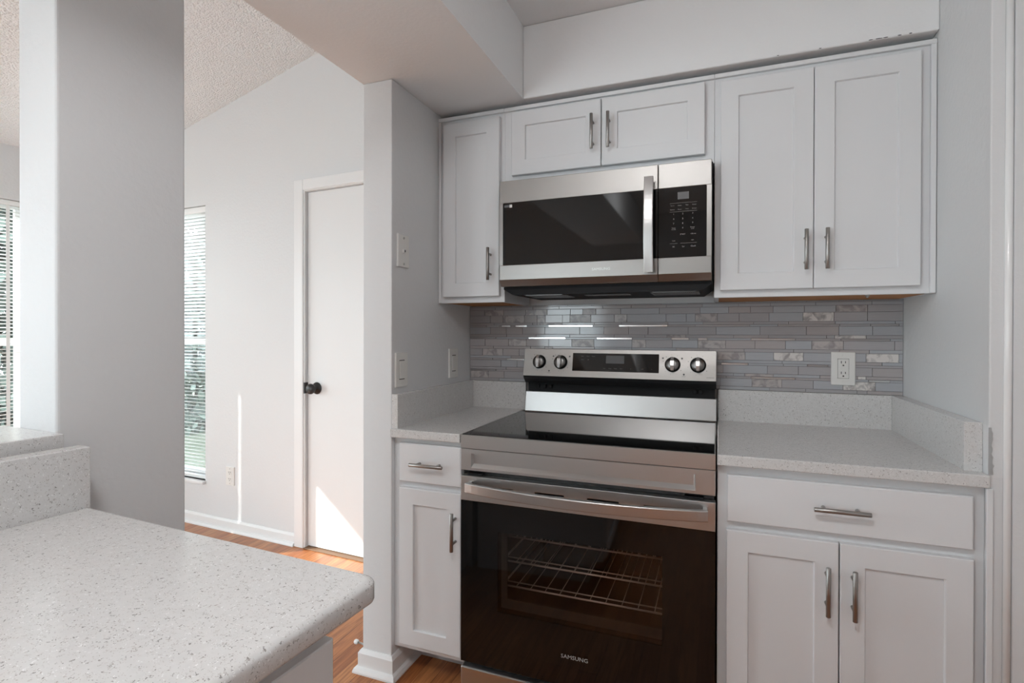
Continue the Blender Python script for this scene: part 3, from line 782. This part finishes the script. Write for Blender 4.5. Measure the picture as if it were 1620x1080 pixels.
# backguard
bx0, bx1 = -.741, -.006
bm = new(); prism_x(bm, [(2.062, -.3225), (2.066, -.3185), (2.078, -.2415), (2.09, -.2415), (2.12, -.2415), (2.12, -.3225)], bx0, bx1)
obj('splash_plate', bm, M['steel2'], rg, label='bright stainless riser behind the cooktop')
bm = new(); prism_x(bm, [(2.094, -.2415), (2.094, -.198), (2.12, -.198), (2.12, -.2415)], bx0+.004, bx1-.004)
for xx in (-.70, -.67, -.645, -.085, -.065): box(bm, xx, xx+.012, 2.084, 2.096, -.226, -.212, .002)
obj('vent_channel', bm, M['blackmat'], rg, label='black gap under the control panel')
fy0, fz0, fy1, fz1 = 2.040, -.1735, 2.064, -.0655
bm = new(); prism_x(bm, [(2.068, -.203), (2.046, -.184), (fy0+.0015, fz0+.0005), (fy1+.0015, fz1-.002), (fy1+.012, fz1-.003), (2.128, fz1-.004), (2.128, -.20), (2.094, -.203)], bx0, bx1)
bk = obj('backguard', bm, M['black'], rg, label='control housing with black underside')
fdir = Vector((0, fy1-fy0, fz1-fz0)).normalized(); fn = Vector((0, -fdir.z, fdir.y))
def FT(x, z, w_): # point on the tilted face; z is height as seen, w_ out of the face
    t = (z-fz0)/(fz1-fz0); p = Vector((x, fy0+(fy1-fy0)*t, z))+fn*w_; return p
bm = new(); plate(bm, rounded(bx0, bx1, fz0, fz1, .002, 2), .0, .0018, T=FT, ch=.0006); obj('control_face', bm, M['steel3'], bk)
bm = new(); plate(bm, rounded(-.537, -.206, -.1495, -.0800, .002, 3), .0015, .0024, T=FT); dsp = obj('display', bm, M['glassblack'], bk, label='black touch display strip')
for i, (x, z) in enumerate(((-.498, -.092), (-.476, -.092), (-.455, -.092), (-.498, -.105), (-.475, -.105), (-.41, -.137), (-.388, -.137), (-.367, -.137), (-.345, -.137), (-.309, -.137), (-.266, -.137), (-.232, -.137))):
    bm = new(); text_bm(bm, ['Bake', 'Broil', 'Warm', 'Clean', 'Light', 'Self', 'Oven', 'Timer', 'Start', '0', 'OFF', '+'][i], x, z, .0035, 0, T=lambda a, c_, d_: FT(a, c_, .0026))
    obj('touch_label', bm, M['printdim'], dsp)
bm = new(); box_ = [FT(x, z, .0026) for x, z in ((-.405, -.118), (-.335, -.118), (-.335, -.088), (-.405, -.088))]
bm.faces.new([bm.verts.new(p) for p in box_]); obj('clock_window', bm, M['lcd'], dsp)
for kx_ in (-.675, -.586, -.157, -.068):
    o_ = FT(kx_, -.117, .0018); bm = new()
    lathe(bm, o_, fn, [(.0275, 0), (.0280, .002), (.0265, .004), (.0255, .004), (.0250, .010), (.0235, .013), (.001, .013)], 32)
    kn = obj('knob', bm, M['blackmat'], bk)
    bm = new(); lathe(bm, o_+fn*.0128, fn, [(.0235, 0), (.0225, .0025), (.010, .0035), (.001, .0035)], 32); obj('knob_face', bm, M['knobface'], kn)
    bm = new()
    u = Vector((1, 0, 0)); v = fdir
    def P(a, c_, h): return bm.verts.new(o_+u*a+v*c_+fn*h)
    secs = [(-.0245, .013, .0052), (-.0245, .026, .0050), (-.008, .031, .0060), (.010, .031, .0060), (.0245, .027, .0050), (.0245, .013, .0052)]
    A = [P(-w_, c_, h) for c_, h, w_ in secs]; B = [P(w_, c_, h) for c_, h, w_ in secs]
    for k in range(len(secs)): bm.faces.new((A[k], A[(k+1) % 6], B[(k+1) % 6], B[k]))
    bm.faces.new(A[::-1]); bm.faces.new(B)
    obj('knob_grip', bm, M['chrome'], kn)
    bm = new(); q = [o_+u*a+v*c_+fn*.0316 for a, c_ in ((-.0008, .004), (.0008, .004), (.0008, .010), (-.0008, .010))]; bm.faces.new([bm.verts.new(p) for p in q]); obj('pointer_mark', bm, M['printdark'], kn)
for cx_ in (-.675, -.586, -.157, -.068):
    bm = new()
    for k in range(11):
        a = math.radians(130-k*33); big = .0016 if k % 5 == 0 else .0009
        lathe(bm, FT(cx_+.036*math.cos(a), -.117+.036*math.sin(a), .0019), fn, [(big, 0), (big, .0002)], 6)
    obj('dial_marks', bm, M['printdark'], bk)
for cx_, cz_ in ((-.617, -.094), (-.550, -.094), (-.192, -.094), (-.124, -.094), (-.632, -.152), (-.117, -.152)):
    bm = new(); lathe(bm, FT(cx_, cz_, .0019), fn, [(.0034, 0), (.0034, .0002)], 12); obj('indicator_lamp', bm, M['printdark'], bk)
for tx_, cx_ in (('Surface', -.632), ('Surface', -.117)):
    bm = new(); text_bm(bm, tx_, cx_, -.159, .003, 0, T=lambda a, c_, d_: FT(a, c_, .0021)); obj('indicator_label', bm, M['printdark'], bk)
bm = new(); text_bm(bm, 'SAMSUNG', -.026, -.161, .0035, 0, width=.026, T=lambda a, c_, d_: FT(a, c_, .0021)); obj('logo', bm, M['printdark'], bk)

# ================================================================== MICROWAVE
MY = 1.785
mw = thing('microwave', 'stainless over-the-range microwave with black glass door and keypad under the short cabinet', 'microwave', (-.38, 1.96, .14))
bm = new(); box(bm, -.738, -.0175, MY+.035, 2.1475, .158, .5485, .001)
prism_y(bm, [(-.70, .138), (-.05, .138), (-.022, .158), (-.735, .158)], MY+.03, 2.1475)
obj('body', bm, M['blackmat'], mw)
bm = new(); gz0, gz1 = .2435, .4675
def rim(bm, x0, x1, gx0, gx1):
    # front face with an opening gx0..gx1 x gz0..gz1; slight lip at the foot turned back
    box(bm, x0, x1, MY, MY+.036, gz1, .547, .0015); box(bm, x0, x1, MY, MY+.036, .190, gz0, .0015)
    if gx0 > x0+.001: box(bm, x0, gx0, MY, MY+.036, gz0, gz1)
    if gx1 < x1-.001: box(bm, gx1, x1, MY, MY+.036, gz0, gz1)
    prism_x(bm, [(MY, .1905), (MY+.014, .168), (MY+.036, .168), (MY+.036, .1905)], x0, x1)
rim(bm, -.7405, -.1845, -.7275, -.1845); dm = obj('door', bm, M['steel3'], mw, label='stainless framed door')
bm = new(); plate(bm, rounded(-.7275, -.1847, gz0, gz1, .004, 3), MY+.02, MY+.0005); obj('door_glass', bm, M['glassblack'], dm, label='black glass window')
bm = new(); box(bm, -.722, -.703, MY-.0001, MY+.001, .4515, .4595); obj('energy_label', bm, M['printdim'], dm)
bm = new(); box(bm, -.702, -.692, MY-.0001, MY+.001, .450, .4605); obj('sticker', bm, M['plastic'], dm, label='small pale blank sticker')
bm = new(); pts = []
for k in range(21):
    t = k/20; pts.append((-.2095, 1.754-.016*math.sin(math.pi*t), .196+t*.305))
sweep(bm, pts, .0058, .0145, side=Vector((1, 0, 0)), rect=True)
for zz in (.206, .491): box(bm, -.218, -.201, 1.752, MY+.001, zz-.009, zz+.009, .002)
obj('door_handle', bm, M['steel2'], dm, label='vertical bowed stainless handle')
bm = new(); text_bm(bm, 'SAMSUNG', -.37, .2165, .0085, MY-.0006, width=.062); obj('logo', bm, M['chrome'], dm)
bm = new(); rim(bm, -.1825, -.0205, -.1825, -.035); cp = obj('control_panel', bm, M['steel3'], mw, label='stainless side panel with keypad')
bm = new(); plate(bm, rounded(-.1823, -.035, gz0, gz1, .004, 3), MY+.02, MY+.0005); obj('keypad_glass', bm, M['glassblack'], cp, label='black glass keypad')
bm = new(); box(bm, -.123, -.0885, MY-.0001, MY+.001, .4285, .4515); obj('display', bm, M['lcd'], cp)
bm = new(); yk = MY+.0001
def row(items, z, h=.0032):
    for x, t in items: text_bm(bm, t, x, z, h, yk)
row([(-.139, 'Popcorn'), (-.116, 'Potato'), (-.094, 'Pizza'), (-.072, 'Reheat')], .409, .003)
row([(-.139, 'Defrost'), (-.116, 'Power'), (-.094, 'Cook'), (-.072, 'Kitchen')], .3965, .003)
for rr_, z in ((('1', '2', '3'), .382), (('4', '5', '6'), .3665), (('7', '8', '9'), .3515)):
    row(list(zip((-.135, -.107, -.077), rr_)), z, .0048)
row([(-.135, 'Timer'), (-.077, 'Power')], .3375, .0035); row([(-.107, '0')], .3370, .0048)
row([(-.135, 'On/Off'), (-.077, 'Level')], .3325, .003)
row([(-.107, 'START'), (-.075, '+30 sec')], .3165, .0038); row([(-.135, 'Vent'), (-.077, 'Light')], .2965, .0035)
row([(-.135, 'Hi'), (-.105, 'Lo'), (-.075, 'Clock')], .2775, .0045)
for z, a, c_ in ((.4165, -.147, -.064), (.389, -.147, -.064), (.2875, -.147, -.123), (.2875, -.114, -.064)):
    box(bm, a, c_, yk, yk+.0003, z, z+.0005)
obj('keypad_print', bm, M['print'], cp)
# underside
for a, c_ in ((-.665, -.51), (-.215, -.06)):
    bm = new(); ya, yb = 1.83, 1.98
    box(bm, a, c_, ya, ya+.008, .1355, .139); box(bm, a, c_, yb-.008, yb, .1355, .139); box(bm, a, a+.008, ya, yb, .1355, .139); box(bm, c_-.008, c_, ya, yb, .1355, .139)
    k = a+.012
    while k < c_-.010: box(bm, k, k+.002, ya+.008, yb-.008, .1365, .1385); k += .006
    k = ya+.012
    while k < yb-.010: box(bm, a+.008, c_-.008, k, k+.002, .1365, .1385); k += .006
    obj('grease_filter', bm, pbr('filter_mesh', (.22, .22, .22), .4, metal=.7), mw)
bm = new(); box(bm, -.45, -.29, 1.88, 1.93, .1355, .1385, .001); obj('lamp_cover', bm, pbr('lamp_lens', (.10, .10, .10), .25), mw)
bm = new(); box(bm, -.55, -.25, MY+.035, MY+.085, .148, .1585, .002); obj('vent_lip', bm, M['black'], mw)

# ================================================================== WALL PLATES
def plate_parts(t, T, u0, u1, v0, v1, kind):
    """T maps (u,v,w) with w out of the wall"""
    bm = new(); plate(bm, rounded(u0, u1, v0, v1, .002, 2), 0, .006, T=T, ch=.0018)
    obj('cover_plate', bm, M['plastic'], t)
    cu, cv_ = (u0+u1)/2, (v0+v1)/2; H = v1-v0
    if kind == 'outlet':
        bm = new(); plate(bm, rounded(cu-.0165, cu+.0165, cv_-.0335, cv_+.0335, .002, 2), .005, .0078, T=T, ch=.0005); rc_ = obj('receptacle', bm, M['plastic'], t)
        bm = new()
        for s_ in (-.0185, .0185):
            for du, hh in ((-.0062, .0042), (.0062, .0034)):
                plate(bm, [(cu+du-.0011, cv_+s_+.004-hh), (cu+du+.0011, cv_+s_+.004-hh), (cu+du+.0011, cv_+s_+.004+hh), (cu+du-.0011, cv_+s_+.004+hh)], .007, .0081, T=T)
            plate(bm, rounded(cu-.0026, cu+.0026, cv_+s_-.0098, cv_+s_-.0048, .0022, 3), .007, .0081, T=T)
        obj('slots', bm, M['slotdark'], rc_)
        bm = new(); fr2 = [(cu-.0172, cv_-.0342), (cu+.0172, cv_-.0342), (cu+.0172, cv_+.0342), (cu-.0172, cv_+.0342)]; plate(bm, fr2, .005, .0062, T=T); obj('gap_line', bm, M['slotdark'], t)
    elif kind == 'duplex':
        for s_ in (-.0195, .0195):
            bm = new(); plate(bm, rounded(cu-.0165, cu+.0165, cv_+s_-.014, cv_+s_+.014, .007, 4), .005, .0078, T=T, ch=.0005); rc_ = obj('receptacle', bm, M['plastic'], t)
            bm = new()
            for du in (-.0062, .0062): plate(bm, [(cu+du-.0014, cv_+s_-.001), (cu+du+.0014, cv_+s_-.001), (cu+du+.0014, cv_+s_+.008), (cu+du-.0014, cv_+s_+.008)], .007, .0081, T=T)
            plate(bm, rounded(cu-.0026, cu+.0026, cv_+s_-.0090, cv_+s_-.0040, .0022, 3), .007, .0081, T=T)
            obj('slots', bm, M['slotdark'], rc_)
    elif kind == 'switch':
        bm = new(); plate(bm, rounded(cu-.0168, cu+.0168, cv_-.034, cv_+.034, .002, 2), .005, .0062, T=T); obj('gap_line', bm, M['slotdark'], t)
        bm = new(); plate(bm, rounded(cu-.016, cu+.016, cv_-.031, cv_+.031, .0015, 2), .005, .0085, T=T, ch=.001); obj('rocker', bm, M['plastic'], t)
    elif kind == 'jack':
        bm = new(); plate(bm, [(cu-.0065, cv_-.0065), (cu+.0065, cv_-.0065), (cu+.0065, cv_+.0065), (cu-.0065, cv_+.0065)], .0055, .0105, T=T); jk = obj('jack', bm, M['trim'], t)
        bm = new(); plate(bm, [(cu-.001, cv_-.004), (cu+.005, cv_-.004), (cu+.005, cv_+.004), (cu-.001, cv_+.004)], .010, .0108, T=T); obj('jack_socket', bm, M['slotdark'], jk)
    for s_ in (-1, 1):
        bm = new(); c0 = Vector(T(cu, cv_+s_*(H/2-.012), .0052)); c1 = Vector(T(cu, cv_+s_*(H/2-.012), .0072 if kind != 'jack' else .0085))
        cyl(bm, c0, c1, .003 if kind != 'jack' else .0042, seg=12); obj('screw', bm, M['plastic'] if kind in ('outlet', 'switch') else M['screw'], t)
TB = lambda u, v, w_: (u, 2.1462-w_, v)
t = thing('wall_outlet', 'white wall outlet on the grey mosaic tile right of the range', 'outlet', (.4055, 2.1455, -.122)); plate_parts(t, TB, .369, .442, -.180, -.0645, 'outlet')
TL = lambda u, v, w_: (-1.0328+w_, u, v)
t = thing('phone_jack', 'white phone jack plate high on the left partition wall', 'wall plate', (-1.032, 1.600, .285)); plate_parts(t, TL, 1.566, 1.636, .2280, .342, 'jack')
t = thing('light_switch', 'white rocker switch plate nearest the room on the left partition wall', 'switch', (-1.032, 1.590, -.129)); plate_parts(t, TL, 1.554, 1.627, -.1885, -.0695, 'switch')
t = thing('light_switch', 'white switch plate nearest the tiles on the left partition wall', 'switch', (-1.032, 1.982, -.127)); plate_parts(t, TL, 1.944, 2.020, -.187, -.066, 'switch')
TW = lambda u, v, w_: (u, YW-w_, v)
t = thing('wall_outlet', 'white wall outlet low on the far wall between the blind and the door', 'outlet', (-2.831, YW, -.851), True); plate_parts(t, TW, -2.866, -2.796, -.906, -.796, 'duplex')

# door stop on the side of the partition's baseboard
t = thing('door_stop', 'white tipped door stop sticking out of the partition baseboard', 'door stop', (-1.152, 1.62, -1.14))
bm = new(); lathe(bm, (-1.163, 1.62, -1.146), (-1, 0, .08), [(.009, 0), (.009, .003), (.0035, .006), (.0035, .072)], 12); obj('stem', bm, M['screw'], t)
bm = new(); lathe(bm, (-1.163-.070, 1.62, -1.146+.0056), (-1, 0, .08), [(.006, 0), (.0085, .003), (.0085, .012), (.005, .016)], 14); obj('tip', bm, M['rubber'], t)

# added ceiling lamp, out of view, put in to brighten the kitchen
t = thing('added_ceiling_light', 'added round white ceiling lamp, unseen behind the viewer', 'lamp', (-.28, -.10, 1.125))
bm = new(); lathe(bm, (-.28, -.10, 1.1249), (0, 0, -1), [(.17, 0), (.175, .02), (.17, .03)], 32); obj('added_lamp_base', bm, M['trim'], t)
em = bpy.data.materials.new('added_lamp_glow'); em.use_nodes = True; e_ = em.node_tree.nodes['Principled BSDF']; e_.inputs['Emission Color'].default_value = (.98, .99, 1, 1); e_.inputs['Emission Strength'].default_value = 38
bm = new(); lathe(bm, (-.28, -.10, 1.0948), (0, 0, -1), [(.16, 0), (.155, .02), (.12, .045), (.06, .058), (.001, .06)], 32); obj('added_lamp_shade', bm, em, t)
